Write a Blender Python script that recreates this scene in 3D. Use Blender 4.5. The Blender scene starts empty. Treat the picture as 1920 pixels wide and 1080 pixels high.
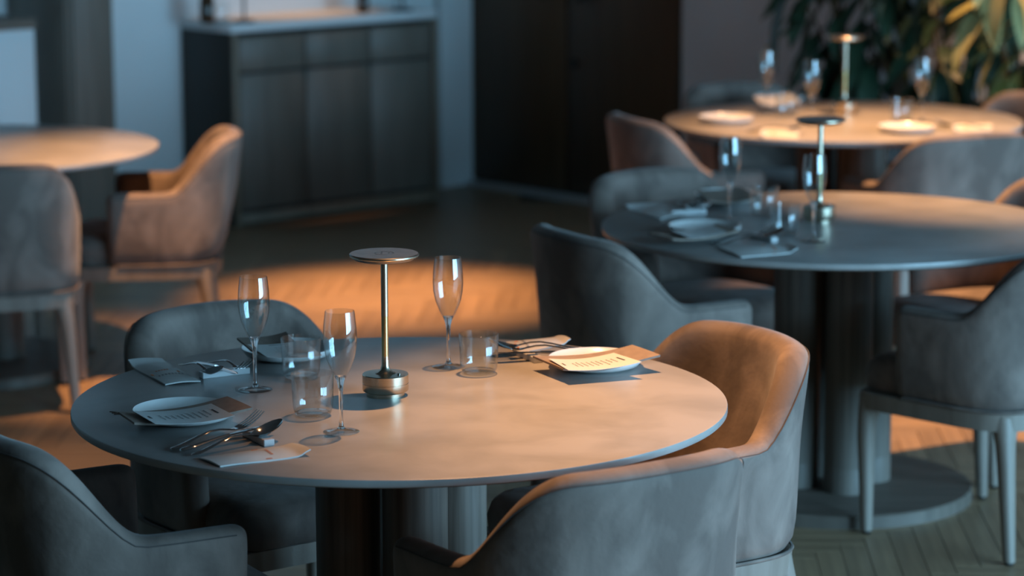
import bpy, bmesh, math, random
from mathutils import Vector, Matrix
random.seed(7)
S = bpy.context.scene
C = S.collection
R = math.radians

# ------------------------------------------------------------------ camera
F_PX, PITCH, ROLL = 5230.07, 0.178171, -0.0031075
ZT = 0.72                                    # table height
CAM_Z = ZT + 1.06488 * 1.22 / 1.15
fw = Vector((0, math.cos(PITCH), -math.sin(PITCH)))
up0 = Vector((0, math.sin(PITCH), math.cos(PITCH))); rt0 = Vector((1, 0, 0))
rt = rt0 * math.cos(ROLL) + up0 * math.sin(ROLL)
up = -rt0 * math.sin(ROLL) + up0 * math.cos(ROLL)
cd = bpy.data.cameras.new('camera'); cam = bpy.data.objects.new('camera', cd); C.objects.link(cam)
m = Matrix((rt, up, -fw)).transposed().to_4x4(); m.translation = Vector((0, 0, CAM_Z))
cam.matrix_world = m
cd.sensor_width = 36; cd.lens = 36 * F_PX / 1920; cd.clip_start = 0.05; cd.clip_end = 100
cd.dof.use_dof = True; cd.dof.focus_distance = 5.12; cd.dof.aperture_fstop = 3.0
S.camera = cam

def ray(px, py): return fw + rt * ((px - 960) / F_PX) + up * ((540 - py) / F_PX)
def at(px, py, z):
    d = ray(px, py); return Vector((0, 0, CAM_Z)) + d * ((z - CAM_Z) / d.z)
def proj(p):
    q = Vector(p) - Vector((0, 0, CAM_Z)); d = q.dot(fw)
    return 960 + F_PX * q.dot(rt) / d, 540 - F_PX * q.dot(up) / d

# room axes: u runs away to the right, v away to the left
AX = R(48)
U = Vector((math.sin(AX), math.cos(AX), 0)); V = Vector((-math.cos(AX), math.sin(AX), 0))
ROOM_Z = math.atan2(U.y, U.x)
def uv(u, v, z=0): return U * u + V * v + Vector((0, 0, z))

# ------------------------------------------------------------------ world, lights, exposure
S.view_settings.view_transform = 'Standard'; S.view_settings.look = 'None'
S.view_settings.gamma = 1; S.view_settings.use_curve_mapping = False
S.view_settings.exposure = 0.0
w = bpy.data.worlds.new('dusk'); S.world = w; w.use_nodes = True
w.node_tree.nodes['Background'].inputs[0].default_value = (0.09, 0.26, 0.40, 1)
w.node_tree.nodes['Background'].inputs[1].default_value = 0.5
cy = S.cycles
cy.max_bounces = 10; cy.transparent_max_bounces = 16; cy.diffuse_bounces = 3; cy.glossy_bounces = 4
cy.transmission_bounces = 8; cy.caustics_reflective = False; cy.caustics_refractive = False
cy.sample_clamp_indirect = 3.0

U0, U1, V0, V1, CEIL = -3.2, 8.6, -1.8, 9.87, 3.0
WIN = [(3.7, 5.2), (5.4, 6.9), (7.1, 8.5)]
def area(name, u0, u1, z0, z1, power, col):
    d = bpy.data.lights.new(name, 'AREA'); d.shape = 'RECTANGLE'; d.size = u1 - u0; d.size_y = z1 - z0
    d.energy = power; d.color = col
    o = bpy.data.objects.new(name, d); C.objects.link(o)
    z = -V                                      # the lamp shines along its -z, into the room
    x = U; y = z.cross(x)
    mm = Matrix((x, y, z)).transposed().to_4x4(); mm.translation = uv((u0 + u1) / 2, V0 - 0.16, (z0 + z1) / 2)
    o.matrix_world = mm
for k, (a, b) in enumerate(WIN): area('window_daylight', a, b, 0.12, 2.85, 190 * (b - a), (0.315, 0.68, 1.0))
WARM = (1.0, 0.50, 0.205)
def spot(x, y, tx, ty, tz, power, size, blend=0.9, z=2.95, col=WARM, rad=0.03):
    d = bpy.data.lights.new('downlight', 'SPOT'); d.energy = power; d.color = col
    d.spot_size = R(size); d.spot_blend = blend; d.shadow_soft_size = rad
    o = bpy.data.objects.new('downlight', d); C.objects.link(o); o.location = (x, y, z)
    o.rotation_euler = (Vector((tx, ty, tz)) - Vector((x, y, z))).to_track_quat('-Z', 'Y').to_euler()
spot(0.08, 5.55, 0.42, 4.95, 0.72, 520, 49, 1.0)       # front table and the chair on its right
spot(-0.50, 10.2, -0.45, 10.10, 0, 900, 33, 1.0)       # pool on the open floor
spot(-0.85, 8.08, -1.14, 8.72, 0.45, 600, 37, 1.0)      # table on the left and the chair beside it
spot(1.25, 8.20, 1.30, 7.78, 0.6, 560, 35, 1.0)        # second table
spot(1.25, 9.3, 1.25, 9.15, 0.72, 640, 48, 1.0)        # far table
spot(-1.25, 7.3, -1.25, 7.3, 0, 180, 30, 1.0)          # floor beside the front table
spot(-0.86, 12.16, -1.06, 12.38, 0.86, 110, 30, 1.0)     # sideboard top
spot(1.75, 9.9, 1.95, 10.35, 1.0, 330, 40, 1.0)          # plants

# ------------------------------------------------------------------ materials
def mat(name, col, rough=0.6, metal=0.0, **kw):
    mt = bpy.data.materials.new(name); mt.use_nodes = True
    b = mt.node_tree.nodes['Principled BSDF']
    b.inputs['Base Color'].default_value = (*col, 1); b.inputs['Roughness'].default_value = rough
    b.inputs['Metallic'].default_value = metal
    for k, v in kw.items(): b.inputs[k.replace('_', ' ')].default_value = v
    return mt
def mottled(name, c0, c1, scale=(3, 3, 3), rough=0.6, detail=6, lo=0.3, hi=0.7, bump=0.0, bump_scale=None, distort=0.0, rnd=0.0, **kw):
    mt = mat(name, c0, rough, **kw); nt = mt.node_tree; n = nt.nodes; l = nt.links; b = n['Principled BSDF']
    tc = n.new('ShaderNodeTexCoord'); mp = n.new('ShaderNodeMapping'); mp.inputs['Scale'].default_value = scale
    nz = n.new('ShaderNodeTexNoise'); nz.inputs['Scale'].default_value = 1; nz.inputs['Detail'].default_value = detail
    nz.inputs['Distortion'].default_value = distort
    rp = n.new('ShaderNodeValToRGB'); rp.color_ramp.elements[0].position = lo; rp.color_ramp.elements[1].position = hi
    rp.color_ramp.elements[0].color = (*c0, 1); rp.color_ramp.elements[1].color = (*c1, 1)
    l.new(tc.outputs['Object'], mp.inputs[0]); l.new(mp.outputs[0], nz.inputs['Vector'])
    l.new(nz.outputs['Fac'], rp.inputs[0])
    src = rp.outputs[0]
    if rnd:
        oi = n.new('ShaderNodeObjectInfo'); mr = n.new('ShaderNodeMapRange')
        mr.inputs['To Min'].default_value = 1 - rnd; mr.inputs['To Max'].default_value = 1 + rnd
        hs = n.new('ShaderNodeHueSaturation'); l.new(oi.outputs['Random'], mr.inputs[0])
        l.new(mr.outputs[0], hs.inputs['Value']); l.new(src, hs.inputs['Color']); src = hs.outputs[0]
    l.new(src, b.inputs['Base Color'])
    if bump:
        n2 = n.new('ShaderNodeTexNoise'); n2.inputs['Scale'].default_value = bump_scale or 60; n2.inputs['Detail'].default_value = 4
        l.new(tc.outputs['Object'], n2.inputs['Vector'])
        bp = n.new('ShaderNodeBump'); bp.inputs['Strength'].default_value = bump; bp.inputs['Distance'].default_value = 0.01
        l.new(n2.outputs['Fac'], bp.inputs['Height']); l.new(bp.outputs[0], b.inputs['Normal'])
    return mt
M = {}
M['velvet'] = mottled('velvet', (0.155, 0.118, 0.10), (0.31, 0.24, 0.203), (9, 9, 6), 0.85, lo=0.36, hi=0.66, detail=10, bump=0.16, bump_scale=34, distort=0.7, Sheen_Weight=0.2, Sheen_Roughness=0.4)
M['seam'] = mat('seam', (0.10, 0.085, 0.08), 0.9)
M['stone'] = mottled('stone', (0.33, 0.315, 0.30), (0.42, 0.40, 0.385), (7, 7, 7), 0.30, lo=0.35, hi=0.60, detail=9, distort=0.4)
M['ash'] = mottled('ash_wood', (0.25, 0.205, 0.17), (0.33, 0.275, 0.23), (40, 40, 4), 0.5)
M['darkwood'] = mottled('dark_ash', (0.13, 0.105, 0.085), (0.25, 0.21, 0.175), (70, 70, 2.5), 0.55)
M['basewood'] = mottled('base_wood', (0.13, 0.105, 0.085), (0.20, 0.16, 0.13), (4, 40, 4), 0.55)
M['plank'] = mottled('oak_plank', (0.28, 0.185, 0.11), (0.42, 0.28, 0.165), (3, 45, 3), 0.42, rnd=0.16)
M['grout'] = mat('subfloor', (0.05, 0.04, 0.03), 0.9)
M['black'] = mat('black_rubber', (0.012, 0.012, 0.012), 0.6)
M['brass'] = mottled('brushed_brass', (0.56, 0.47, 0.35), (0.66, 0.56, 0.43), (3, 3, 400), 0.27, metal=1.0)
M['brass_reflect'] = mat('brass_yellow_reflection', (0.62, 0.49, 0.24), 0.25, 1.0)  # brass with a yellow reflection put into its colour
M['bronze'] = mottled('dark_brass', (0.26, 0.24, 0.22), (0.34, 0.31, 0.28), (60, 60, 60), 0.3, metal=1.0)
M['steel'] = mat('steel', (0.62, 0.62, 0.62), 0.09, 1.0)
M['china'] = mat('white_china', (0.80, 0.79, 0.77), 0.22)
M['paper'] = mottled('paper', (0.60, 0.595, 0.58), (0.66, 0.655, 0.64), (12, 12, 12), 0.75)
M['packet'] = mottled('packet_paper', (0.60, 0.585, 0.56), (0.70, 0.69, 0.67), (14, 14, 14), 0.7)
M['ink'] = mat('ink', (0.04, 0.04, 0.045), 0.8)
M['greyink'] = mat('grey_ink', (0.22, 0.22, 0.22), 0.8)
M['orange'] = mat('orange_print', (0.75, 0.22, 0.06), 0.7)
M['napkin'] = mottled('taupe_linen', (0.25, 0.19, 0.155), (0.31, 0.24, 0.195), (60, 60, 60), 0.85)
M['rest'] = mat('white_ceramic', (0.66, 0.66, 0.66), 0.3)
M['wall'] = mottled('pale_plaster', (0.72, 0.74, 0.74), (0.78, 0.80, 0.80), (1.5, 1.5, 1.5), 0.85)
M['greywall'] = mottled('grey_plaster', (0.70, 0.71, 0.72), (0.76, 0.77, 0.78), (1.5, 1.5, 1.5), 0.85)
M['ceiling'] = mat('ceiling_paint', (0.10, 0.09, 0.085), 0.9)
M['cabinet'] = mottled('grey_oak', (0.15, 0.125, 0.10), (0.19, 0.16, 0.13), (30, 30, 3), 0.55)
M['stile'] = mottled('oak_edge', (0.20, 0.155, 0.11), (0.25, 0.195, 0.14), (30, 30, 3), 0.55)
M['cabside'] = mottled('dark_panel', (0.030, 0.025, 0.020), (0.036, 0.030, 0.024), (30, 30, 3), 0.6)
M['doorwood'] = mottled('walnut', (0.075, 0.042, 0.020), (0.11, 0.062, 0.030), (30, 30, 2), 0.55)
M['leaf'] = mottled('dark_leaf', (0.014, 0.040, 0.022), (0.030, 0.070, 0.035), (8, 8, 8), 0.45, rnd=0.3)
M['leaf_lit'] = mottled('lit_leaf', (0.34, 0.34, 0.12), (0.52, 0.50, 0.24), (8, 8, 8), 0.45, rnd=0.2)  # bright copy of the leaf, warm light put into its colour
M['stem'] = mat('stem', (0.10, 0.07, 0.03), 0.8)
M['soil'] = mat('soil', (0.02, 0.015, 0.01), 0.95)
M['pot'] = mottled('charcoal_pot', (0.05, 0.05, 0.05), (0.08, 0.08, 0.08), (9, 9, 9), 0.7)
M['frame'] = mat('window_frame', (0.05, 0.05, 0.055), 0.5)
M['bottle'] = mat('brown_glass', (0.05, 0.022, 0.008), 0.15)

def thin_glass(name, base):
    mt = bpy.data.materials.new(name); mt.use_nodes = True; nt = mt.node_tree; n = nt.nodes; l = nt.links
    n.remove(n['Principled BSDF']); out = n['Material Output']
    t = n.new('ShaderNodeBsdfTransparent'); t.inputs[0].default_value = (0.95, 0.965, 0.965, 1)
    g = n.new('ShaderNodeBsdfGlossy'); g.inputs['Roughness'].default_value = 0.02
    lw = n.new('ShaderNodeLayerWeight'); lw.inputs['Blend'].default_value = 0.5      # facing: 0 head-on, 1 edge-on
    pw = n.new('ShaderNodeMath'); pw.operation = 'POWER'; pw.inputs[1].default_value = 4.0
    f = n.new('ShaderNodeMath'); f.operation = 'MULTIPLY_ADD'; f.inputs[1].default_value = 0.80; f.inputs[2].default_value = base
    l.new(lw.outputs['Facing'], pw.inputs[0]); l.new(pw.outputs[0], f.inputs[0])
    mx = n.new('ShaderNodeMixShader'); l.new(f.outputs[0], mx.inputs[0]); l.new(t.outputs[0], mx.inputs[1]); l.new(g.outputs[0], mx.inputs[2])
    l.new(mx.outputs[0], out.inputs[0]); return mt
M['thin'] = thin_glass('thin_glass', 0.085); M['footglass'] = thin_glass('foot_glass', 0.13)
M['glass'] = mat('clear_glass', (1, 1, 1), 0.0, Transmission_Weight=1.0, IOR=1.5)

# ------------------------------------------------------------------ mesh helpers
class MB:
    def __init__(s): s.v = []; s.f = []
    def add(s, vs, fs):
        o = len(s.v); s.v += [tuple(v) for v in vs]; s.f += [tuple(i + o for i in f) for f in fs]
    def box(s, c, d, rz=0.0):
        cx, cy_, cz = c; a, b, e = d[0] / 2, d[1] / 2, d[2] / 2; co, si = math.cos(rz), math.sin(rz)
        vs = [(cx + x * co - y * si, cy_ + x * si + y * co, cz + z) for z in (-e, e) for x, y in ((-a, -b), (a, -b), (a, b), (-a, b))]
        s.add(vs, [(3, 2, 1, 0), (4, 5, 6, 7), (0, 1, 5, 4), (1, 2, 6, 5), (2, 3, 7, 6), (3, 0, 4, 7)])
    def loft(s, rings, cap0=True, cap1=True, closed=True):
        n = len(rings[0]); vs = [p for r in rings for p in r]; fs = []
        for i in range(len(rings) - 1):
            for j in range(n if closed else n - 1):
                k = (j + 1) % n; fs.append((i * n + j, i * n + k, (i + 1) * n + k, (i + 1) * n + j))
        if cap0: fs.append(tuple(range(n - 1, -1, -1)))
        if cap1: fs.append(tuple((len(rings) - 1) * n + j for j in range(n)))
        s.add(vs, fs)
    def lathe(s, prof, seg=40, c=(0, 0, 0), cap0=False, cap1=False):
        rings = [[(c[0] + r * math.cos(2 * math.pi * j / seg), c[1] + r * math.sin(2 * math.pi * j / seg), c[2] + z) for j in range(seg)] for r, z in prof]
        s.loft(rings, cap0, cap1)
    def tube(s, pts, rad, seg=8):
        pts = [Vector(p) for p in pts]; rings = []
        rads = rad if isinstance(rad, (list, tuple)) else [rad] * len(pts)
        ref = Vector((0, 0, 1))
        for i, p in enumerate(pts):
            t = (pts[min(i + 1, len(pts) - 1)] - pts[max(i - 1, 0)]).normalized()
            r0 = ref if abs(t.dot(ref)) < 0.95 else Vector((1, 0, 0))
            a = t.cross(r0).normalized(); b = t.cross(a)
            rings.append([p + (a * math.cos(2 * math.pi * j / seg) + b * math.sin(2 * math.pi * j / seg)) * rads[i] for j in range(seg)])
        s.loft(rings)
    def mesh(s, name, smooth=True, sharp=40):
        me = bpy.data.meshes.new(name); me.from_pydata(s.v, [], s.f); me.update()
        bm = bmesh.new(); bm.from_mesh(me); bmesh.ops.recalc_face_normals(bm, faces=bm.faces)
        if smooth:
            lim = R(sharp)
            for e in bm.edges:
                if len(e.link_faces) == 2: e.smooth = e.calc_face_angle(0) < lim
        bm.to_mesh(me); bm.free()
        if smooth:
            for p in me.polygons: p.use_smooth = True
        return me
    def build(s, name, material, parent=None, smooth=True, sharp=40, loc=None, rz=None):
        me = s.mesh(name, smooth, sharp); me.materials.append(M[material]); return link(name, me, parent, loc, rz)
def link(name, me, parent=None, loc=None, rz=None):
    o = bpy.data.objects.new(name, me); C.objects.link(o); o.parent = parent
    if loc is not None: o.location = loc
    if rz is not None: o.rotation_euler = (0, 0, rz)
    return o
def tag(o, label, cat, group=None):
    o['label'] = label; o['category'] = cat
    if group: o['group'] = group
    return o
def thing(name, label, cat, loc=(0, 0, 0), rz=0.0, group=None):
    o = bpy.data.objects.new(name, None); C.objects.link(o); o.empty_display_size = 0.05
    o.location = loc; o.rotation_euler = (0, 0, rz); return tag(o, label, cat, group)
def struct(o): o['kind'] = 'structure'; return o
def copy_tree(root, loc, rz, label, group=None, scale=None):
    r = root.copy(); C.objects.link(r); r.location = loc; r.rotation_euler = (0, 0, rz); tag(r, label, root['category'], group)
    if scale: r.scale = scale
    for ch in list(root.children):
        c = ch.copy(); C.objects.link(c); c.parent = r
        for g in ch.children:
            d = g.copy(); C.objects.link(d); d.parent = c
    return r
def rbox(mb, c, d, r=0.004):
    # box with chamfered edges on the vertical section (cheap rounded look)
    cx, cy_, cz = c; a, b, e = d[0] / 2, d[1] / 2, d[2] / 2; r = min(r, a * .9, b * .9, e * .9)
    def ring(k, z): return [(cx - a + k, cy_ - b + r, z), (cx - a + r, cy_ - b + k, z), (cx + a - r, cy_ - b + k, z), (cx + a - k, cy_ - b + r, z),
                            (cx + a - k, cy_ + b - r, z), (cx + a - r, cy_ + b - k, z), (cx - a + r, cy_ + b - k, z), (cx - a + k, cy_ + b - r, z)]
    mb.loft([ring(r * .8, cz - e), ring(0, cz - e + r), ring(0, cz + e - r), ring(r * .8, cz + e)])
def sstep(a, b, x):
    t = max(0.0, min(1.0, (x - a) / (b - a))); return t * t * (3 - 2 * t)

# ------------------------------------------------------------------ the room
def uvbox(name, u0, u1, v0, v1, z0, z1, material, parent=None):
    mb = MB(); mb.box(((u0 + u1) / 2, (v0 + v1) / 2, (z0 + z1) / 2), (u1 - u0, v1 - v0, z1 - z0))
    o = mb.build(name, material, parent, smooth=False)
    if parent is None: o.rotation_euler = (0, 0, ROOM_Z)
    return o
T = 0.12
fl = struct(uvbox('floor', U0 - T, U1 + T, V0 - T, V1 + T, -0.10, -0.004, 'grout')); fl['label'] = 'oak herringbone parquet floor of the dining room'
struct(uvbox('ceiling', U0 - T, U1 + T, V0 - T, V1 + T, CEIL, CEIL + 0.1, 'ceiling'))
struct(uvbox('wall_back', U0 - T, U1 + T, V1, V1 + T, -0.1, CEIL, 'wall'))
struct(uvbox('wall_left', U0 - T, U0, V0, V1, -0.1, CEIL, 'cabinet'))
struct(uvbox('wall_right', U1, U1 + T, V0, 8.45, -0.1, CEIL, 'greywall'))
struct(uvbox('wall_far', U1 + 0.06, U1 + T, 8.45, V1, -0.1, CEIL, 'doorwood'))
mb = MB()                                     # window side: piers, sill and lintel
edges = [U0 - T] + [e for ab in WIN for e in ab] + [U1 + T]
for k in range(0, len(edges), 2): mb.box(((edges[k] + edges[k + 1]) / 2, V0 - T / 2, CEIL / 2), (edges[k + 1] - edges[k], T, CEIL))
for a, b in WIN:
    mb.box(((a + b) / 2, V0 - T / 2, 0.06), (b - a, T, 0.12)); mb.box(((a + b) / 2, V0 - T / 2, 2.925), (b - a, T, 0.15))
struct(mb.build('wall_front', 'cabinet', None, smooth=False, rz=ROOM_Z))
for k, (a, b) in enumerate(WIN):
    mb = MB()
    for f in (0.02, 0.25, 0.36, 0.62, 0.98): mb.box((a + (b - a) * f, V0 - 0.05, 1.485), (0.04 if f in (0.02, 0.98) else 0.03, 0.05, 2.73))
    for z in (0.14, 2.83): mb.box(((a + b) / 2, V0 - 0.05, z), (b - a, 0.05, 0.04))
    struct(mb.build('window_%d' % (k + 1), 'frame', None, smooth=False, rz=ROOM_Z))

# herringbone planks: the ones that show largest are objects, the rest one piece of stuff
PW, PN = 0.065, 7; PL = PW * PN
def plank_mesh():
    mb = MB(); g = 0.0007; a, b = PL / 2 - g, PW / 2 - g; e = 0.0012
    def ring(k, z): return [(-a + k, -b + k, z), (a - k, -b + k, z), (a - k, b - k, z), (-a + k, b - k, z)]
    mb.loft([ring(0, -0.004), ring(0, -e), ring(e, 0)], cap0=False)
    return mb
pm = plank_mesh(); pme = pm.mesh('plank', smooth=False); pme.materials.append(M['plank'])
FA = R(2.0)                                    # grain of the long rows runs almost straight away from the camera
fx = Vector((math.cos(-FA), math.sin(-FA), 0)); fy = Vector((-math.sin(-FA), math.cos(-FA), 0))
org = Vector((1.058, 6.413, 0))
cand = []
for i in range(-180, 181):
    for j in range(-26, 27):
        bx, by = i + j * PN, i - j * PN
        for kind in (0, 1):
            c = (bx + PN / 2, by + 0.5) if kind == 0 else (bx + 0.5, by + 1 + PN / 2)
            p = org + (fx * c[0] + fy * c[1]) * PW
            if not (U0 < p.dot(U) < U1 - 0.05 and V0 < p.dot(V) < V1 - 0.02): continue
            q = proj(p) if p.y > 2 else (-1, -1); ins = 0 < q[0] < 1920 and 0 < q[1] < 1110
            hid = ((q[0] - 748) / 640) ** 2 + ((q[1] - 775) / 150) ** 2 < 1 or (q[0] < 480 and q[1] > 830) or (760 < q[0] < 1480 and q[1] > 640)
            cand.append((0 if ins and not hid else 1, p.y, p, kind))
cand.sort(key=lambda t: (t[0], t[1]))
rest = MB()
for n, (_, _, p, kind) in enumerate(cand):
    ang = -FA + (0 if kind == 0 else math.pi / 2)
    if n < 300:
        o = link('plank', pme, fl); o.matrix_parent_inverse = Matrix.Rotation(ROOM_Z, 4, 'Z').inverted()
        o.location = p; o.rotation_euler = (0, 0, ang)
    else:
        co, si = math.cos(ang), math.sin(ang)
        rest.add([(p.x + x * co - y * si, p.y + x * si + y * co, z) for x, y, z in pm.v], pm.f)
o = rest.build('plank_field', 'plank', fl, smooth=False); o.matrix_parent_inverse = Matrix.Rotation(ROOM_Z, 4, 'Z').inverted(); o['kind'] = 'stuff'

# double door in the far wall
d = struct(thing('door_1', 'dark walnut double door in the far corner', 'door')); del d['category']
d.rotation_euler = (0, 0, ROOM_Z); d.location = (0, 0, 0)
for k, (a, b) in enumerate(((9.185, 9.835), (8.475, 9.165))):
    mb = MB(); rbox(mb, (U1 + 0.02, (a + b) / 2, 1.08), (0.045, b - a, 2.1), 0.004); leaf = mb.build('door_leaf', 'doorwood', d)
    hv = a + 0.10 if k == 0 else b - 0.12
    mb = MB(); mb.tube([(U1 - 0.045, hv, 0.90), (U1 - 0.045, hv, 1.5)], 0.014); mb.box((U1 - 0.02, hv, 0.93), (0.05, 0.02, 0.03)); mb.box((U1 - 0.02, hv, 1.46), (0.05, 0.02, 0.03))
    mb.build('pull_handle', 'black', leaf)
mb = MB(); mb.lathe([(0.001, 0), (0.02, 0), (0.02, 0.008), (0.001, 0.008)], 16); o = mb.build('lock', 'black', d); o.rotation_euler = (0, R(-90), 0); o.location = (U1 - 0.002, 9.12, 0.62)
struct(uvbox('trim_1', U1 - 0.05, U1 - 0.004, 8.47, 9.84, -0.004, 0.022, 'rest'))
struct(uvbox('trim_2', 8.16, 8.34, V1 - 0.03, V1 + 0.01, 0, CEIL, 'wall'))
struct(uvbox('trim_3', 8.40, 8.595, V1 - 0.05, V1 + 0.01, 0, CEIL, 'wall'))

# ------------------------------------------------------------------ sideboard and left background
def cab(name, label, cat, u0, u1, v0, v1):
    t = thing(name, label, cat, uv((u0 + u1) / 2, (v0 + v1) / 2), ROOM_Z); return t, (u1 - u0) / 2, (v1 - v0) / 2
sb, a, b = cab('sideboard', 'long grey oak sideboard with three doors and drawers against the pale wall', 'sideboard', 6.97, 8.10, 9.50, 9.865)
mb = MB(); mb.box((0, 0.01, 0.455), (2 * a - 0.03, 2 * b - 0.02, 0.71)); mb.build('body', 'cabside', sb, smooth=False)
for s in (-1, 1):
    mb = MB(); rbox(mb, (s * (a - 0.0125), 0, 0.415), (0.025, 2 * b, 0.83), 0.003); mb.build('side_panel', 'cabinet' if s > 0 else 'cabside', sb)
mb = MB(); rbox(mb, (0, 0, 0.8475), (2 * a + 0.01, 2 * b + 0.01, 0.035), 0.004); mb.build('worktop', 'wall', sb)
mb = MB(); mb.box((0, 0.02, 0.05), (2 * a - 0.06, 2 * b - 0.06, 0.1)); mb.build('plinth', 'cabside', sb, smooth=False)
mb = MB(); rbox(mb, (0, -b + 0.008, 0.032), (2 * a - 0.05, 0.02, 0.05), 0.003); mb.build('bottom_rail', 'stile', sb)
for s in (-1, 1):
    mb = MB(); rbox(mb, (s * (a - 0.012), -b - 0.006, 0.415), (0.026, 0.016, 0.83), 0.003); mb.build('stile', 'stile', sb)
wd = (2 * a - 0.06) / 3
for k in range(3):
    cx = -a + 0.03 + wd * (k + 0.5)
    mb = MB(); rbox(mb, (cx, -b + 0.004, 0.735), (wd - 0.008, 0.02, 0.145), 0.003); mb.build('drawer', 'cabinet', sb)
    mb = MB(); rbox(mb, (cx, -b + 0.004, 0.362), (wd - 0.008, 0.02, 0.575), 0.003); dr = mb.build('door', 'cabinet', sb)
    mb = MB(); mb.box((cx, -b - 0.002, 0.655), (wd - 0.05, 0.012, 0.008)); mb.build('finger_pull', 'black', dr, smooth=False)
top = 0.865
def sbp(px, dv, z=top):                          # a point on the sideboard top below pixel column px
    for i in range(400):
        u = 6.9 + i * 0.0031; p = uv(u, 9.5 + dv, z)
        if proj(p)[0] >= px: return p
    return uv(7.5, 9.5 + dv, z)
def lath(name, prof, material, parent=None, seg=32, loc=None, sharp=40, cap0=True, cap1=True):
    mb = MB(); mb.lathe(prof, seg, (0, 0, 0), cap0, cap1); return mb.build(name, material, parent, True, sharp, loc)
t = thing('bottle', 'small dark brown bottle at the left end of the sideboard', 'bottle', sbp(388, 0.14))
lath('body', [(0.028, 0), (0.031, 0.01), (0.031, 0.10), (0.012, 0.13), (0.012, 0.16)], 'bottle', t); lath('cap', [(0.014, 0.158), (0.014, 0.18)], 'black', t)
t = thing('glass_jar', 'small clear glass jar beside the brown bottle on the sideboard', 'jar', sbp(414, 0.16))
lath('body', [(0.03, 0.0), (0.036, 0.012), (0.036, 0.07), (0.030, 0.08)], 'thin', t, cap1=False); lath('base', [(0.029, 0.001), (0.034, 0.012)], 'rest', t)
def pole_lamp(px, label, dv, mt):
    t = thing('reading_lamp', label, 'lamp', sbp(px, dv))
    lath('base', [(0.045, 0), (0.045, 0.008), (0.04, 0.012)], mt, t); lath('pole', [(0.006, 0.01), (0.006, 0.34)], mt, t, 12); lath('shade', [(0.075, 0.33), (0.07, 0.36), (0.02, 0.365)], mt, t)
pole_lamp(457, 'slim black lamp at the near end of the sideboard', 0.05, 'frame')
pole_lamp(755, 'slim black lamp at the far end of the sideboard', 0.05, 'frame')
t = thing('bottle', 'short dark brown bottle towards the far end of the sideboard', 'bottle', sbp(680, 0.12))
lath('body', [(0.024, 0), (0.027, 0.01), (0.027, 0.08), (0.012, 0.11), (0.012, 0.13)], 'bottle', t); lath('cap', [(0.014, 0.128), (0.014, 0.145)], 'black', t)

tc_, a, b = cab('column', 'dark panelled column between the pale counter and the sideboard', 'column', 6.11, 6.34, 9.42, 9.865)
mb = MB(); mb.box((0, 0.005, 1.5), (2 * a - 0.02, 2 * b - 0.01, 3.0)); mb.build('core', 'cabinet', tc_, smooth=False)
mb = MB(); rbox(mb, (-a + 0.006, 0.004, 1.5), (0.014, 2 * b - 0.03, 2.99), 0.003); mb.build('side_panel', 'cabinet', tc_)
mb = MB(); rbox(mb, (0.005, -b + 0.006, 1.5), (2 * a - 0.04, 0.014, 2.99), 0.003); mb.build('front_panel', 'cabinet', tc_)
ct, a, b = cab('counter', 'pale counter with a wooden top at the far left', 'counter', 4.6, 5.85, 9.25, 9.865)
mb = MB(); rbox(mb, (0, 0, 0.465), (2 * a, 2 * b, 0.93), 0.004); mb.build('body', 'wall', ct)
mb = MB(); rbox(mb, (0, 0, 0.95), (2 * a + 0.02, 2 * b, 0.04), 0.004); mb.build('worktop', 'basewood', ct)
for k in range(2):
    mb = MB(); rbox(mb, ((k - 0.5) * a, -b - 0.004, 0.48), (a - 0.03, 0.016, 0.84), 0.003); mb.build('front_panel', 'wall', ct)

# ------------------------------------------------------------------ tables
TABLES = {1: Vector((-0.209, 5.095, 0)), 2: Vector((0.844, 7.186, 0)), 3: Vector((1.134, 9.503, 0)), 4: Vector((-1.74, 8.84, 0))}
TR = 0.61
def make_table(label):
    t = thing('dining_table', label, 'table')
    mb = MB(); mb.lathe([(0.0005, ZT), (0.30, ZT), (TR - 0.0025, ZT), (TR - 0.0006, ZT - 0.0008), (TR, ZT - 0.003), (TR, ZT - 0.0125), (TR - 0.002, ZT - 0.0145), (0.30, ZT - 0.0145)], 128)
    mb.build('tabletop', 'stone', t, sharp=50)
    mb = MB(); mb.lathe([(TR - 0.012, ZT - 0.0145), (TR - 0.02, ZT - 0.020), (0.42, ZT - 0.040), (0.0005, ZT - 0.040)], 96); mb.build('under_frame', 'darkwood', t)
    mb = MB(); mb.lathe([(0.0005, 0.034), (0.366, 0.034), (0.370, 0.030), (0.370, 0.0), (0.0005, 0.0)], 96); mb.build('base', 'basewood', t)
    for k in range(4):
        an = math.atan2(-100, 29) + k * math.pi / 2; x, y = 0.1035 * math.cos(an), 0.1035 * math.sin(an)
        mb = MB(); mb.lathe([(0.060, 0.102), (0.0605, 0.106), (0.0605, ZT - 0.038)], 40, cap0=True, cap1=True)
        c = mb.build('column', 'darkwood', t, loc=(x, y, 0))
        mb = MB(); mb.lathe([(0.0605, 0.033), (0.0605, 0.098), (0.059, 0.102)], 40, cap0=True, cap1=True); mb.build('collar', 'darkwood', c)
    return t
GT = 'round stone dining tables'
t1 = make_table('round grey stone table in front, fully visible with a brass lamp in focus'); t1.location = TABLES[1]; t1['group'] = GT
copy_tree(t1, TABLES[2], 0, 'round stone table on the right behind the front table, cut by the right edge', GT)
copy_tree(t1, TABLES[3], 0, 'round stone table farthest back, by the plants', GT)
copy_tree(t1, TABLES[4], 0, 'bare round table at the left edge', GT)

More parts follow.
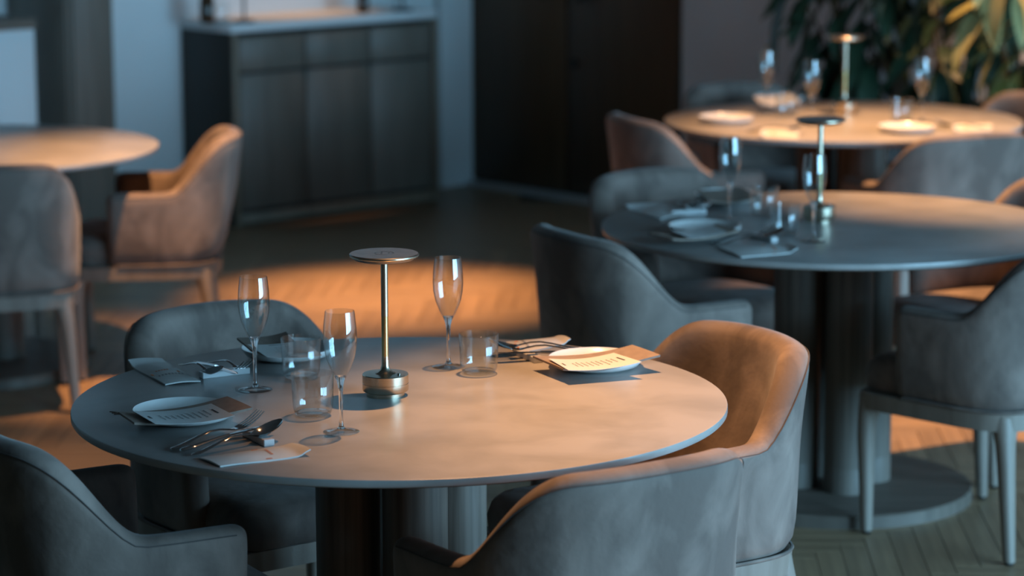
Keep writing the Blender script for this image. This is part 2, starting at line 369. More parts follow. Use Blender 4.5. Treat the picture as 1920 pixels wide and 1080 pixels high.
# ------------------------------------------------------------------ armchair
ZB, ZARM, ZBACK = 0.365, 0.599, 0.767
CW, CT, C0, CB = 0.2697, -0.101, -0.0286, 0.2482       # half width, arm tip, start of the curve, rear
def chair_path(n, K=44, CB=CB):
    pts = [(-CW, CT + (C0 - CT) * k / 4) for k in range(4)]
    for k in range(K + 1):
        ph = math.pi * (k / K - 0.5); ph = math.copysign(abs(ph / (math.pi / 2)) ** 1.15, ph) * math.pi / 2
        s_, c_ = math.sin(ph), max(0.0, math.cos(ph))
        pts.append((CW * math.copysign(abs(s_) ** (2 / n), s_), C0 + (CB - C0) * c_ ** (2 / n)))
    return pts + [(CW, CT + (C0 - CT) * k / 4) for k in range(3, -1, -1)]
def top_z(x, y):
    t = sstep(0.061, 0.224, y)
    return ZARM + (ZBACK - ZARM) * t - 0.0176 * (x / CW) ** 2 * t
def chair_shell():
    PT, PB = chair_path(2.378), chair_path(4.0, CB=0.224); n = len(PT); rings = []; seam = []; welt = []
    def nrm(P, i):
        a = P[max(i - 1, 0)]; b = P[min(i + 1, n - 1)]; tx, ty = b[0] - a[0], b[1] - a[1]; l = math.hypot(tx, ty) or 1
        return tx / l, ty / l, -ty / l, tx / l
    def section(i, thick, dz, adv):
        x, y = PT[i]; xb, yb = PB[i]; tx, ty, nx, ny = nrm(PT, i)
        zt = top_z(x, y) - dz
        back = sstep(0.02, 0.24, y); lean = 0.054 + 0.069 * back
        t0 = 0.060 + 0.008 * back
        cxn = t0 / 2
        def pt(off, z):                                      # off: distance inwards from the outer face
            o = -(cxn + (off - cxn) * thick) + lean * (z - ZB) - 0.006 * (1 - sstep(ZB, ZB + 0.05, z))
            f = min(1.0, max(0.0, (z - ZB) / (ZARM - ZB)))
            return (xb + (x - xb) * f + nx * o + tx * adv, yb + (y - yb) * f + ny * o + ty * adv, z)
        r = t0 / 2; ring = []
        for k in range(7): ring.append(pt(0, ZB + (zt - r * 0.8 - ZB) * k / 6))
        for k in range(1, 7):
            th = math.pi * k / 7; ring.append(pt(r - r * math.cos(th), zt - r * 0.8 + r * 0.8 * math.sin(th)))
        for k in range(5): ring.append(pt(t0, zt - r * 0.8 - (zt - r * 0.8 - ZB) * k / 4))
        return ring, Vector((nx, ny, 0))
    caps = [(k, R(90) * k / 4) for k in (4, 3, 2, 1)]
    rr = 0.030
    for k, th in caps: rings.append(section(0, max(0.12, math.cos(th)), 0.022 * (1 - math.cos(th)), -rr * math.sin(th))[0])
    for i in range(n):
        rg, nv = section(i, 1, 0, 0); rings.append(rg)
        seam.append(Vector(rg[7]) + nv * 0.0005); welt.append(Vector(rg[0]) + nv * 0.001 + Vector((0, 0, 0.004)))
    for k, th in reversed(caps): rings.append(section(n - 1, max(0.12, math.cos(th)), 0.022 * (1 - math.cos(th)), rr * math.sin(th))[0])
    mb = MB(); mb.loft(rings); return mb, seam, welt
def rrect(hx, y0, y1, r, z, n=5):
    pts = []
    for cx, cy_, a0 in ((hx - r, y0 + r, -90), (hx - r, y1 - r, 0), (-hx + r, y1 - r, 90), (-hx + r, y0 + r, 180)):
        for k in range(n + 1):
            a = R(a0 + 90 * k / n); pts.append((cx + r * math.cos(a), cy_ + r * math.sin(a), z))
    return pts
def make_chair(label):
    t = thing('armchair', label, 'chair')
    mb, seam, welt = chair_shell(); sh = mb.build('backrest', 'velvet', t, sharp=60)
    mod = sh.modifiers.new('smooth', 'SUBSURF'); mod.levels = 1; mod.render_levels = 1
    mb = MB(); mb.tube(seam, 0.0011, 6); mb.build('seam', 'seam', sh)
    mb = MB(); mb.tube(welt, 0.0035, 6); mb.build('welt', 'velvet', sh)
    def plan2(k, z):
        w_ = CW - 0.034 - k
        return [(x * w_ / CW, (y * 0.80 - k) if y > C0 else y, z) for x, y in chair_path(3.4, 28)[4:-4]] + [(w_, -0.19, z), (w_ - 0.006, -0.235 + k, z), (w_ - 0.035, -0.262 + k, z), (-w_ + 0.035, -0.262 + k, z), (-w_ + 0.006, -0.235 + k, z), (-w_, -0.19, z)]
    mb = MB(); mb.loft([plan2(k, z) for z, k in ((0.362, 0.010), (0.370, 0.0), (0.405, -0.003), (0.432, 0.004), (0.446, 0.018), (0.453, 0.05), (0.456, 0.11))]); mb.build('seat', 'velvet', t, sharp=60)
    def plan(k, z):
        return [(x * (CW - k) / CW, y - k if y > C0 else y, z) for x, y in chair_path(4.0, 28, 0.228)[4:-4]] + [(CW - k, -0.20, z), (CW - k - 0.012, -0.244 + k * 0.3, z), (CW - k - 0.045, -0.262 + k * 0.6, z), (-CW + k + 0.045, -0.262 + k * 0.6, z), (-CW + k + 0.012, -0.244 + k * 0.3, z), (-CW + k, -0.20, z)]
    o0, o1, i1, i0 = plan(0.008, 0.322), plan(0.006, 0.364), plan(0.055, 0.364), plan(0.055, 0.322)
    mb = MB(); mb.loft([i0, o0, o1, i1, i0], False, False); mb.build('seat_frame', 'ash', t, sharp=50)
    for sx in (-1, 1):
        for fr in (True, False):
            xt, yt = (0.236, -0.236) if fr else (0.212, 0.166)
            xb, yb = (0.242, -0.222) if fr else (0.232, 0.206)
            rg = []
            for z, w_, d_ in ((0.360, 0.080, 0.070), (0.335, 0.070, 0.062), (0.318, 0.056, 0.050), (0.29, 0.046, 0.042), (0.24, 0.041, 0.038), (0.12, 0.034, 0.032), (0.008, 0.026, 0.026)):
                f = 1 - z / 0.36; x = xt + (xb - xt) * f; y = yt + (yb - yt) * f
                x -= (w_ - 0.041) / 2 * (1 if z > 0.24 else 0); y += (d_ - 0.038) / 2 * (1 if fr else -1) * (1 if z > 0.24 else 0)
                c = 0.22
                rg.append([(sx * (x + px * w_), y + py * d_, z) for px, py in ((-.5, -.5 + c), (-.5 + c, -.5), (.5 - c, -.5), (.5, -.5 + c), (.5, .5 - c), (.5 - c, .5), (-.5 + c, .5), (-.5, .5 - c))])
            mb = MB(); mb.loft(rg); lg = mb.build('leg', 'ash', t, sharp=60)
            mb = MB(); mb.lathe([(0.010, 0.0), (0.011, 0.002), (0.011, 0.009)], 12, (sx * xb, yb, 0), True, True); mb.build('glide', 'black', lg)
    return t
GC = 'velvet armchairs around the tables'
CH = [
 (-0.7, 4.827, 119.9, 'velvet armchair cut by the bottom left corner, its back towards the left edge'),
 (-0.5, 5.64, 36.7, 'dark armchair behind the left half of the front table, facing the camera'),
 (0.28, 5.416, -58.4, 'armchair right of the front table, its inside lit bright orange'),
 (0.089, 4.638, -145.3, 'armchair in front of the front table with its grey-blue back to the camera'),
 (0.353, 6.948, 119.6, 'dark armchair at the left of the second table, just behind the front table'),
 (0.52, 7.728, 34.7, 'grey-blue armchair behind the left rim of the second table'),
 (1.355, 7.559, -59.9, 'armchair behind the second table at the right edge, its back lit orange'),
 (1.216, 6.795, -135.7, 'dark armchair in front of the second table at the right edge, legs showing'),
 (0.623, 9.346, 111.5, 'brown-backed armchair at the left of the farthest table'),
 (0.924, 10.089, 25.7, 'blurred pale blue armchair behind the farthest table by the grey wall'),
 (1.688, 9.765, -56.2, 'orange-lit armchair right of the farthest table by the plants'),
 (1.371, 8.996, -156.4, 'blue armchair with its back to the camera in front of the farthest table'),
 (-1.585, 8.314, -165.1, 'armchair at the left edge with its back to the camera and a long wooden leg'),
 (-1.16, 8.898, -84.9, 'armchair seen from the side at the left table, before the sideboard'),
 (-1.92, 9.36, 30, 'armchair at the far side of the left table, only its back corner in view'),
]
ch0 = None
for x, y, an, lab in CH:
    if ch0 is None:
        ch0 = make_chair(lab); ch0['group'] = GC; ch0.location = (x, y, 0); ch0.rotation_euler = (0, 0, R(an))
    else: copy_tree(ch0, (x, y, 0), R(an), lab, GC)

# ------------------------------------------------------------------ table lamp
def make_lamp(label):
    t = thing('table_lamp', label, 'lamp')
    bs = lath('base', [(0.036, 0.0), (0.036, 0.007), (0.0425, 0.010), (0.0435, 0.012), (0.0435, 0.024), (0.0428, 0.0245), (0.0428, 0.0255), (0.0435, 0.026), (0.0435, 0.0405), (0.0425, 0.042), (0.02, 0.0425)], 'brass', t, 64, sharp=30)
    lath('flared_foot', [(0.020, 0.0424), (0.014, 0.045), (0.0095, 0.050), (0.0072, 0.058), (0.0066, 0.075)], 'brass', t, 32)
    lath('lower_stem', [(0.0064, 0.074), (0.0064, 0.152)], 'brass_reflect', t, 24)  # lower part of the stem, its yellow reflection painted in
    lath('stem', [(0.0066, 0.152), (0.0066, 0.262)], 'brass', t, 24)
    mb = MB(); mb.lathe([(0.003, 0.0425), (0.003, 0.0445), (0.0015, 0.045)], 10, (0.026, -0.012, 0), True, True); mb.build('button', 'steel', bs)
    hd = lath('head', [(0.006, 0.258), (0.050, 0.2585), (0.056, 0.2605), (0.0575, 0.264), (0.063, 0.2655), (0.065, 0.2675), (0.065, 0.2700), (0.0635, 0.2715), (0.019, 0.2715), (0.0185, 0.2705), (0.017, 0.2705), (0.0165, 0.2715), (0.001, 0.2715)], 'bronze', t, 72, sharp=30)
    lath('rim', [(0.0575, 0.2640), (0.0635, 0.2652), (0.0656, 0.2675), (0.0656, 0.2698)], 'brass', hd, 72, cap0=False, cap1=False)
    mb = MB()
    for k in range(3):
        an = 2.1 * k; mb.lathe([(0.002, 0.2714), (0.002, 0.2722), (0.001, 0.2724)], 8, (0.009 * math.cos(an), 0.009 * math.sin(an), 0), True, True)
    mb.build('rivets', 'steel', hd)
    return t
GL = 'brass table lamps'
lp = make_lamp('brass mushroom table lamp standing on the front table'); lp.location = at(723, 741, ZT); lp['group'] = GL
copy_tree(lp, at(1536, 415, ZT), 0.4, 'blurred brass table lamp on the second table', GL)
copy_tree(lp, at(1583, 214, ZT), 0.9, 'blurred brass table lamp on the farthest table before the plants', GL)

# ------------------------------------------------------------------ glasses
def make_flute(label):
    t = thing('champagne_flute', label, 'glass')
    out = [(0.0080, 0.0965), (0.0120, 0.1025), (0.0185, 0.116), (0.0250, 0.133), (0.0290, 0.152), (0.0302, 0.170), (0.0292, 0.192), (0.0270, 0.212), (0.0260, 0.219)]
    inn = [(0.0255, 0.2190), (0.0263, 0.212), (0.0285, 0.192), (0.0295, 0.170), (0.0283, 0.152), (0.0243, 0.133), (0.0176, 0.117), (0.0100, 0.103), (0.0010, 0.0985)]
    bowl = MB(); bowl.lathe(out + inn, 48); bowl.build('bowl', 'thin', t, sharp=70)
    st = [(0.0105, 0.1015), (0.0085, 0.0965), (0.0066, 0.091), (0.0050, 0.085), (0.0040, 0.074), (0.0034, 0.05), (0.0034, 0.025), (0.0042, 0.012), (0.0075, 0.0065)]
    mb = MB(); mb.lathe(st, 20, cap0=True, cap1=True); mb.build('stem', 'glass', t)
    mb = MB(); mb.lathe([(0.0074, 0.0066), (0.013, 0.0042), (0.024, 0.0026), (0.0315, 0.0018), (0.0325, 0.0010), (0.031, 0.0002), (0.001, 0.0008)], 48, cap0=True); mb.build('foot', 'footglass', t)
    return t
def make_tumbler(label):
    t = thing('tumbler', label, 'glass')
    out = [(0.030, 0.0045), (0.0345, 0.008), (0.0365, 0.016), (0.0375, 0.032), (0.0390, 0.0790)]
    inn = [(0.0380, 0.0794), (0.0366, 0.032), (0.0355, 0.016), (0.0335, 0.0095), (0.027, 0.0072)]
    mb = MB(); mb.lathe(out + inn, 56); mb.build('wall', 'thin', t, sharp=70)
    mb = MB(); mb.lathe([(0.001, 0.0070), (0.020, 0.0066), (0.0305, 0.0068), (0.0325, 0.0052), (0.031, 0.0015), (0.026, 0.0004), (0.018, 0.0014), (0.001, 0.0022)], 48); mb.build('base', 'footglass', t)
    return t
GF, GW = 'champagne flutes on the tables', 'water tumblers on the tables'
f0 = make_flute('champagne flute standing left on the front table before the dark chair'); f0.location = at(479, 731, ZT); f0['group'] = GF
for px, py, lab in ((640, 810, 'nearest champagne flute, beside the tumbler left of the front lamp'),
    (841, 688, 'champagne flute right of the front lamp against the orange floor'),
    (1368, 411, 'left champagne flute on the second table'), (1525, 452, 'right champagne flute in front of the lamp on the second table'),
    (1437, 213, 'leftmost champagne flute on the farthest table, against the grey wall'), (1521, 234, 'middle champagne flute left of the farthest lamp'),
    (1728, 229, 'champagne flute right of the farthest lamp before the plants')):
    copy_tree(f0, at(px, py, ZT), random.random(), lab, GF)
w0 = make_tumbler('front clear tumbler next to the nearest flute'); w0.location = at(587, 779, ZT); w0['group'] = GW
for px, py, lab in ((565, 708, 'clear tumbler in front of the rear left plate'), (898, 700, 'clear tumbler right of the front lamp'),
    (1432, 403, 'clear tumbler behind the left flute on the second table'), (1471, 440, 'faint tumbler left of the lamp on the second table'),
    (1475, 218, 'blurred tumbler left of the middle flute on the farthest table'), (1690, 228, 'blurred tumbler left of the right-hand flute on the farthest table')):
    copy_tree(w0, at(px, py, ZT), random.random(), lab, GW)

# ------------------------------------------------------------------ plates, napkins, menus
def make_plate(label):
    t = thing('plate', label, 'plate')
    lath('dish', [(0.001, 0.0055), (0.060, 0.0060), (0.080, 0.0105), (0.0905, 0.0195), (0.0925, 0.0215), (0.0935, 0.0205), (0.0915, 0.0150), (0.084, 0.0065), (0.070, 0.0025), (0.058, 0.0022)], 'china', t, 72, cap0=False, cap1=False, sharp=60)
    lath('foot_ring', [(0.060, 0.0030), (0.058, 0.0), (0.054, 0.0), (0.053, 0.0056)], 'china', t, 48, cap0=False, cap1=False)
    return t
GP = 'white plates on the tables'
PL_POS = [(346, 786, 'white plate with napkin and menu at the front left of the front table'),
          (540, 669, 'white plate behind the tumbler at the rear left of the front table'),
          (1117, 688, 'white plate with a warmly lit menu at the right of the front table'),
          (1322, 437, 'white plate nearest the front rim of the second table'),
          (1366, 376, 'white plate under a folded napkin at the rear of the second table'),
          (1362, 229, 'white plate at the left of the farthest table'),
          (1462, 190, 'white plate at the rear left of the farthest table'),
          (1700, 247, 'white plate at the front right of the farthest table')]
p0 = None; plates = []
for px, py, lab in PL_POS:
    p = at(px, py, ZT)
    if p0 is None: p0 = make_plate(lab); p0.location = p; p0['group'] = GP
    else: copy_tree(p0, p, random.random() * 6, lab, GP)
    plates.append(p)

def sheet(name, corners, material, label, cat, nx=14, ny=8, sag=0.0, thick=0.0012, wave=0.0, group=None, curl=None):
    # corners: far left, far right, near right, near left (world); returns the object and a surface function
    a, b, c, d = [Vector(p) for p in corners]
    org = (a + b + c + d) / 4; org.z = min(p.z for p in (a, b, c, d)) - sag
    def surf(s, t):
        p = (a * (1 - s) + b * s) * (1 - t) + (d * (1 - s) + c * s) * t
        p.z -= sag * 4 * s * (1 - s) ; p.z += wave * math.sin(s * 7.0 + t * 2.0) * (0.3 + t)
        if curl: p.z += curl(s, t)
        return p - org
    mb = MB(); top = [[surf(i / nx, j / ny) for j in range(ny + 1)] for i in range(nx + 1)]
    vs = [p for r in top for p in r] + [p - Vector((0, 0, thick)) for r in top for p in r]; n = (nx + 1) * (ny + 1); w_ = ny + 1; fs = []
    for i in range(nx):
        for j in range(ny):
            q = (i * w_ + j, (i + 1) * w_ + j, (i + 1) * w_ + j + 1, i * w_ + j + 1); fs.append(q); fs.append(tuple(n + k for k in reversed(q)))
    for i in range(nx):
        for j in (0, ny): q = (i * w_ + j, (i + 1) * w_ + j); fs.append((q[0], q[1], q[1] + n, q[0] + n))
    for j in range(ny):
        for i in (0, nx): q = (i * w_ + j, i * w_ + j + 1); fs.append((q[0], q[1], q[1] + n, q[0] + n))
    mb.add(vs, fs); o = mb.build(name, material, None, sharp=50, loc=org); tag(o, label, cat, group)
    return o, surf
def strip(mb, surf, s0, s1, t0, t1, lift=0.0006, n=6):
    for i in range(n):
        a_, b_ = s0 + (s1 - s0) * i / n, s0 + (s1 - s0) * (i + 1) / n
        z = Vector((0, 0, lift)); mb.add([surf(a_, t0) + z, surf(b_, t0) + z, surf(b_, t1) + z, surf(a_, t1) + z], [(0, 1, 2, 3)])
def P(px, py, h): return at(px, py, ZT + h + 0.003)
GN, GM, GK = 'taupe napkins', 'printed menu cards', 'wet towel packets'
def text_rows(o, surf, along, head_end, rng, rows=9, span=(0.2, 0.8)):
    # rows of small print across the card; 'along' = print lines run along t (True) or s
    mb = MB(); hb = MB()
    lo, hi = (0.20, 0.84)
    for k in range(rows):
        c = lo + (hi - lo) * (k + 0.5) / rows + rng.uniform(-.004, .004); ln = rng.uniform(0.22, 0.42)
        x = 0.5 - ln / 2 + rng.uniform(-.03, .03)
        while x < 0.5 + ln / 2:
            e = x + rng.uniform(0.03, 0.09); w_ = 0.007
            if along: strip(mb, surf, c - w_, c + w_, x, e, n=1)
            else: strip(mb, surf, x, e, c - w_, c + w_, n=1)
            x = e + 0.015
    for c, wd_ in ((0.90, 0.15), (0.08, 0.09)):
        c = c if head_end else 1 - c
        if along: strip(hb, surf, c - 0.011, c + 0.011, 0.5 - wd_, 0.5 + wd_, n=1)
        else: strip(hb, surf, 0.5 - wd_, 0.5 + wd_, c - 0.011, c + 0.011, n=1)
    mb.build('small_print', 'greyink', o, smooth=False); hb.build('heading', 'ink', o, smooth=False)
rng = random.Random(3)
# front left
nk, _ = sheet('napkin', [P(222, 772, .024), P(426, 743, .034), P(473, 764.5, .031), P(252, 794, .021)], 'napkin', 'taupe napkin under the menu on the front left plate', 'napkin', sag=0.008, thick=0.004, wave=0.0012, group=GN)
mb = MB()
for k in range(3): mb.tube([P(222 + 3 * k, 772.5 + 2 * k, .022) - nk.location, P(206 + 4 * k, 772 + 2.5 * k, .020) - nk.location], 0.0011, 6)
mb.build('folded_edges', 'napkin', nk)
mn, sf = sheet('menu_card', [P(249, 770.3, .0285), P(396, 756.5, .035), P(440, 779, .030), P(290.5, 794.4, .0245)], 'paper', 'pale printed menu card on the front left plate', 'menu', sag=0.006, thick=0.0006, group=GM)
text_rows(mn, sf, True, True, rng)
# rear left
nk, _ = sheet('napkin', [P(444, 633, .040), P(536, 622, .050), P(572, 664, .030), P(470, 657.5, .026)], 'napkin', 'taupe napkin behind the menu on the rear left plate', 'napkin', sag=0.004, thick=0.004, wave=0.002, group=GN)
mn, sf = sheet('menu_card', [P(464, 645.5, .050), P(566, 637, .056), P(604, 666, .036), P(500, 669, .036)], 'paper', 'printed menu card on the rear left plate behind the tumblers', 'menu', sag=0.004, thick=0.0006, group=GM)
text_rows(mn, sf, False, False, rng, 6)
# right
nk, _ = sheet('napkin', [P(999, 667, .026), P(1185.5, 646.5, .036), P(1238, 666, .031), P(1056, 693, .022)], 'napkin', 'taupe napkin under the menu on the right-hand plate, glowing orange', 'napkin', sag=0.008, thick=0.004, wave=0.0015, group=GN)
mn, sf = sheet('menu_card', [P(1028, 672, .0285), P(1150.5, 661.3, .035), P(1203, 678, .031), P(1066, 694, .0255)], 'paper', 'warmly lit printed menu card on the right-hand plate', 'menu', sag=0.006, thick=0.0006, group=GM)
text_rows(mn, sf, True, True, rng)
# second table
nk, _ = sheet('napkin', [P(1215, 436, .024), P(1345, 419, .034), P(1386, 431, .03), P(1262, 448, .022)], 'napkin', 'dark napkin on the plate nearest the front rim of the second table', 'napkin', sag=0.008, thick=0.004, group=GN)
mn, sf = sheet('menu_card', [P(1258, 432, .028), P(1335, 422, .034), P(1362, 434, .030), P(1290, 445, .026)], 'paper', 'menu card on the plate nearest the front rim of the second table', 'menu', sag=0.005, thick=0.0006, group=GM)
nk, _ = sheet('napkin', [P(1305, 357, .042), P(1385, 349, .040), P(1428, 372, .030), P(1330, 378, .026)], 'napkin', 'peach-lit napkin on the rear plate of the second table', 'napkin', sag=0.003, thick=0.004, wave=0.002, group=GN)
# farthest table
nk, _ = sheet('napkin', [P(1412, 180, .045), P(1482, 174, .05), P(1500, 192, .03), P(1425, 195, .026)], 'packet', 'pale blue folded napkin on the rear left plate of the farthest table', 'napkin', sag=0.003, thick=0.004, wave=0.002, group=GN)

def packet(corners, label, flip=False, band=0.55, marks=True):
    # s runs along the packet's length
    def curl(s, t): return 0.006 * math.sin(math.pi * min(1, max(0, t))) * (0.35 + 0.65 * math.sin(math.pi * min(1, max(0, s)))) + (0.009 * sstep(0.86, 1.0, s) * (0.3 + 0.7 * t) if not flip else 0.009 * sstep(0.14, 0.0, s) * (0.3 + 0.7 * t))
    o, sf = sheet('towel_packet', [Vector((c.x, c.y, ZT + 0.003)) for c in corners], 'packet', label, 'packet', nx=20, ny=8, thick=0.0025, wave=0.0006, curl=curl, group=GK)
    mb = MB(); strip(mb, sf, band - 0.034, band + 0.034, 0.16, 0.96, 0.0008, 1)
    for k in range(5): strip(mb, sf, band - 0.085, band - 0.055, 0.40 + 0.08 * k, 0.45 + 0.08 * k, 0.0008, 1)
    mb.build('orange_band', 'orange', o, smooth=False)
    if marks:
        mb = MB()
        for k in range(8): strip(mb, sf, band + 0.085, band + 0.125, 0.16 + 0.095 * k, 0.20 + 0.095 * k, 0.0008, 1)
        mb.build('lettering', 'greyink', o, smooth=False)
    return o
def Q(px, py): return at(px, py, ZT + 0.003)
packet([Q(303, 674), Q(376, 714), Q(310, 720.5), Q(240, 683)], 'pale towel packet at the left rim of the front table', flip=True, band=0.6)
packet([Q(548, 833), Q(373, 858), Q(413, 874), Q(583, 852)], 'pale towel packet with an orange band at the front rim of the front table', flip=True, band=0.45, marks=False)
packet([Q(948, 641), Q(1048, 631), Q(1070, 643), Q(968, 662)], 'warm-lit towel packet behind the cutlery right of the lamp', flip=False, band=0.16)
packet([Q(1480, 457), Q(1345, 463), Q(1390, 482), Q(1496, 472)], 'towel packet at the front rim of the second table', flip=True, band=0.4, marks=False)
packet([Q(1246, 383), Q(1290, 400), Q(1238, 410), Q(1172, 390)], 'towel packet at the left rim of the second table', flip=True, band=0.5, marks=False)
packet([Q(1790, 232), Q(1862, 232), Q(1858, 246), Q(1786, 246)], 'pale towel packet at the right of the farthest table', flip=True, band=0.4, marks=False)
packet([Q(1432, 240), Q(1500, 244), Q(1494, 262), Q(1424, 257)], 'pale towel packet at the front rim of the farthest table', flip=True, band=0.4, marks=False)

# ------------------------------------------------------------------ cutlery
def ribbon(mb, st, seg=8):
    # stations: (x, y half width, z centre, half thickness, dish depth)
    rings = []
    for x, hw, z, ht, ds in st:
        rg = []
        for k in range(seg + 1):
            f = -1 + 2 * k / seg; rg.append((x, f * hw, z + ht * (1 - 0.85 * f * f) - ds * (1 - f * f)))
        for k in range(seg - 1, 0, -1):
            f = -1 + 2 * k / seg; rg.append((x, f * hw, z - ht * (1 - 0.85 * f * f) - ds * (1 - f * f)))
        rings.append(rg)
    mb.loft(rings)
HAN = [(0.0, 0.002, 0.004, 0.001, 0), (0.003, 0.006, 0.0042, 0.0016, 0), (0.012, 0.0085, 0.005, 0.0018, 0), (0.03, 0.0075, 0.0085, 0.0018, 0), (0.06, 0.0050, 0.0165, 0.0018, 0), (0.085, 0.0036, 0.0215, 0.0018, 0), (0.105, 0.0032, 0.0215, 0.0019, 0), (0.125, 0.0036, 0.0185, 0.0018, 0)]
def spoon_parts():
    mb = MB(); ribbon(mb, HAN + [(0.132, 0.0050, 0.0175, 0.0014, 0.0005)])
    bw = MB(); ribbon(bw, [(0.130, 0.0045, 0.0177, 0.0012, 0.0004), (0.136, 0.0095, 0.0175, 0.0009, 0.003), (0.146, 0.0165, 0.0190, 0.0008, 0.007), (0.160, 0.0205, 0.0225, 0.0008, 0.009), (0.175, 0.0195, 0.0275, 0.0008, 0.0085), (0.188, 0.0135, 0.0325, 0.0008, 0.005), (0.195, 0.0055, 0.0355, 0.0006, 0.001), (0.196, 0.0015, 0.036, 0.0004, 0)], 10)
    return [('handle', mb.mesh('handle', sharp=60)), ('bowl', bw.mesh('bowl', sharp=60))]
def fork_parts():
    mb = MB(); ribbon(mb, HAN + [(0.138, 0.0085, 0.0170, 0.0014, 0.001), (0.150, 0.0125, 0.0180, 0.0012, 0.0015), (0.160, 0.0130, 0.0205, 0.0011, 0.001)])
    out = [('handle', mb.mesh('handle', sharp=60))]
    for k in range(4):
        y = -0.0105 + 0.007 * k; tb = MB()
        tb.tube([(0.158, y, 0.0195), (0.170, y * 1.02, 0.0240), (0.184, y * 1.02, 0.0315), (0.198, y * 1.0, 0.0410)], [0.0017, 0.0016, 0.0014, 0.0008], 6)
        out.append(('tine', tb.mesh('tine')))
    return out
def knife_parts():
    mb = MB(); ribbon(mb, [(0, 0.003, 0.006, 0.002, 0), (0.004, 0.0075, 0.0065, 0.0032, 0), (0.03, 0.008, 0.009, 0.0035, 0), (0.08, 0.006, 0.0145, 0.0033, 0), (0.105, 0.0055, 0.0165, 0.0028, 0)])
    bl = MB(); ribbon(bl, [(0.104, 0.005, 0.0165, 0.0016, 0), (0.115, 0.008, 0.0170, 0.0010, 0), (0.16, 0.0095, 0.0185, 0.0009, 0), (0.19, 0.0085, 0.0195, 0.0008, 0), (0.206, 0.004, 0.020, 0.0006, 0), (0.210, 0.001, 0.0202, 0.0004, 0)])
    return [('handle', mb.mesh('handle', sharp=60)), ('blade', bl.mesh('blade', sharp=60))]
CUT = {'spoon': spoon_parts(), 'fork': fork_parts(), 'knife': knife_parts()}
for v in CUT.values():
    for _, me in v: me.materials.append(M['steel'])
GQ = 'steel cutlery on the tables'
def cutlery(kind, handle, head, label, off=0.0, dz=0.0):
    # off: how far to the left of the line handle-head the piece lies
    a, b = at(handle[0], handle[1], ZT), at(head[0], head[1], ZT + 0.02); d = b - a; d.z = 0; d.normalize(); a = a + Vector((-d.y, d.x, 0)) * off
    t = thing(kind, label, kind, (a.x, a.y, ZT + dz), math.atan2(d.y, d.x), GQ)
    for nm, me in CUT[kind]: link(nm, me, t)
    return t
def block(px, py, ang, label, size=(0.10, 0.020, 0.012), mt='rest'):
    t = at(px, py, ZT); mb = MB(); rbox(mb, (0, 0, size[2] / 2), size, 0.0012)
    o = mb.build('cutlery_rest', mt, None, sharp=30, loc=t, rz=R(ang)); return tag(o, label, 'cutlery rest', 'cutlery rests')
K1 = ((360, 857), (536, 800))
cutlery('spoon', *K1, 'spoon with a warm glint in front of the front left plate')
cutlery('knife', *K1, 'knife between fork and spoon by the front left plate', 0.032)
cutlery('fork', *K1, 'fork with raised tines beside the front left plate', 0.060)
block(484, 826, 118, 'white cutlery rest under the front left fork and spoon')
K2 = ((338, 690), (412, 706))
cutlery('spoon', *K2, 'dark spoon on the rest at the rear left of the front table', dz=0.004)
cutlery('knife', *K2, 'knife with a copper glint at the rear left of the front table', 0.032, 0.003)
cutlery('fork', *K2, 'fork at the rear left of the front table', 0.062, 0.003)
block(421, 704, 29, 'pale bar-shaped cutlery rest at the rear left of the front table')
K3 = ((1098, 664), (948, 655))
cutlery('fork', *K3, 'fork behind the right-hand plate', 0.0, 0.002)
cutlery('spoon', *K3, 'spoon behind the right-hand plate, bowl towards the tumbler', -0.036, 0.002)
cutlery('knife', *K3, 'knife beside the right-hand plate reaching towards the tumbler', 0.030)
block(990, 672, 115, 'cutlery rest left of the right-hand plate')
K4 = ((1345, 463), (1462, 438))
cutlery('spoon', *K4, 'spoon at the front rim of the second table')
cutlery('fork', *K4, 'fork at the front rim of the second table', 0.036)
block(1432, 449, 118, 'cutlery rest at the front rim of the second table')
K5 = ((1252, 388), (1318, 396))
cutlery('spoon', *K5, 'spoon at the left of the second table', dz=0.003)
cutlery('fork', *K5, 'fork at the left of the second table', 0.036, 0.003)
block(1290, 401, 20, 'pale cutlery rest at the left of the second table')
cutlery('spoon', (1400, 248), (1448, 238), 'shiny spoon left of the farthest lamp')
cutlery('spoon', (1860, 244), (1780, 232), 'shiny spoon at the right of the farthest table')

# ------------------------------------------------------------------ plants
def leaf_mesh(L, W, droop, fold=0.18):
    mb = MB(); n = 8; rows = []
    for i in range(n + 1):
        f = i / n; w_ = W * (math.sin(math.pi * f ** 0.8) ** 0.8) / 2 + 0.0006
        x = L * f; z = -droop * L * f * f
        rows.append([(x, -w_, z + fold * w_), (x, 0, z), (x, w_, z + fold * w_)])
    vs = [p for r in rows for p in r]; fs = []
    for i in range(n):
        for j in range(2): fs.append((i * 3 + j, (i + 1) * 3 + j, (i + 1) * 3 + j + 1, i * 3 + j + 1))
    mb.add(vs, fs); return mb.mesh('leaf', sharp=80)
LEAF = {}
for key, mt in (('d', 'leaf'), ('y', 'leaf_lit')):
    LEAF[key] = [leaf_mesh(L, W, dr) for L, W, dr in ((0.24, 0.075, 0.35), (0.30, 0.085, 0.55), (0.20, 0.06, 0.25))]
    for me in LEAF[key]: me.materials.append(M[mt])
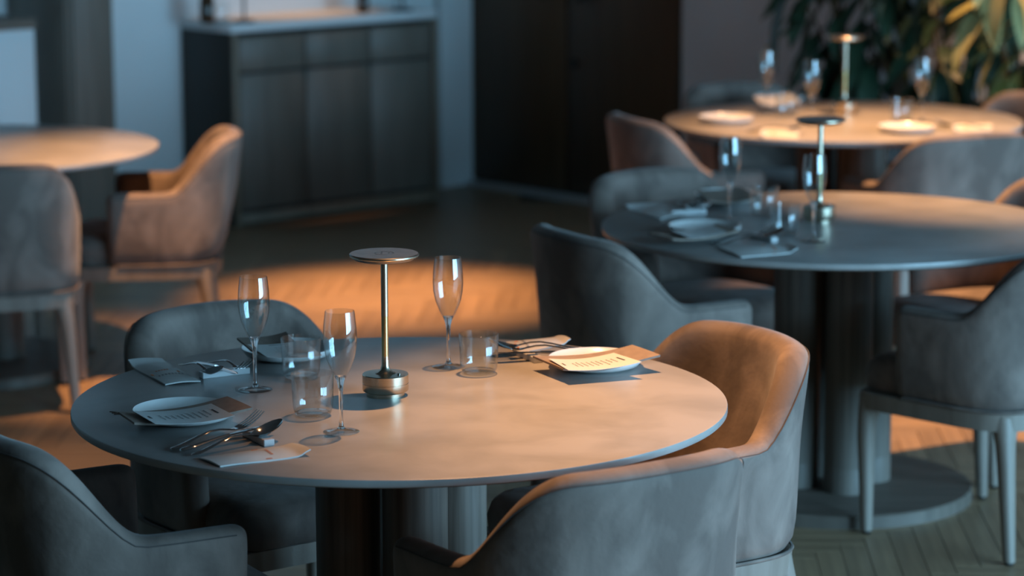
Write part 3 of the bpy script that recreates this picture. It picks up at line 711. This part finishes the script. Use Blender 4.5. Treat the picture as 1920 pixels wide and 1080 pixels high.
def plant(name, label, base, stems, pot_h, pot_r, rng, leaves, key='d'):
    t = thing(name, label, 'plant', base, 0, None)
    lath('pot', [(pot_r * 0.8, 0), (pot_r, pot_h * 0.9), (pot_r, pot_h), (pot_r * 0.93, pot_h), (pot_r * 0.9, pot_h - 0.05)], 'pot', t, 40, cap1=False)
    lath('soil', [(pot_r * 0.9, pot_h - 0.06), (0.001, pot_h - 0.05)], 'soil', t, 32)
    for k in range(stems):
        an = 2 * math.pi * k / stems + rng.uniform(-.3, .3); lean = rng.uniform(0.10, 0.26); H = rng.uniform(0.75, 1.25)
        pts = [Vector((0.04 * math.cos(an) + lean * f * f * math.cos(an), 0.04 * math.sin(an) + lean * f * f * math.sin(an), pot_h - 0.06 + H * f)) for f in [i / 6 for i in range(7)]]
        mb = MB(); mb.tube(pts, [0.010 - 0.001 * i for i in range(7)], 7); mb.build('stem', 'stem', t)
        for j in range(leaves):
            f = 0.22 + 0.78 * (j + rng.random()) / leaves; i = min(5, int(f * 6)); p = pts[i].lerp(pts[i + 1], f * 6 - i)
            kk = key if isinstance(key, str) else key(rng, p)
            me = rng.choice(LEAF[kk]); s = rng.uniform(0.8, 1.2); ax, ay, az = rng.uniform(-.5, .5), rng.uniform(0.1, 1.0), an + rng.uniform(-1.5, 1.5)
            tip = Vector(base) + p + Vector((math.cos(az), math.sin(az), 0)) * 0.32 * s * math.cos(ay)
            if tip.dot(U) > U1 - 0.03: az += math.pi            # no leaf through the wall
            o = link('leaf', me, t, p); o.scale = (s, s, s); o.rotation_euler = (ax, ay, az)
    return t
def on_wall(px, du):                            # a floor point du in front of the right wall, under pixel column px
    for i in range(1200):
        p = U * (U1 - du) + V * (9.0 - i * 0.005)
        if proj(p + Vector((0, 0, 0.6)))[0] >= px: return p
    return p
rg = random.Random(11)
plant('potted_plant', 'tall dark leafy plant in a pot by the grey wall, behind the farthest lamp', on_wall(1612, 0.34), 7, 0.38, 0.20, rg, 13)
plant('potted_plant', 'dark leafy plant between the two other plants at the back right', on_wall(1790, 0.30), 6, 0.32, 0.18, rg, 11)
plant('potted_plant', 'plant with yellow-lit leaves at the right edge behind the farthest table', on_wall(1922, 0.32), 6, 0.36, 0.19, rg, 11, key=lambda r, p: 'y' if r.random() < (0.75 if p.z > 0.75 else 0.3) else 'd')  # more of the leaves coloured as lit higher up
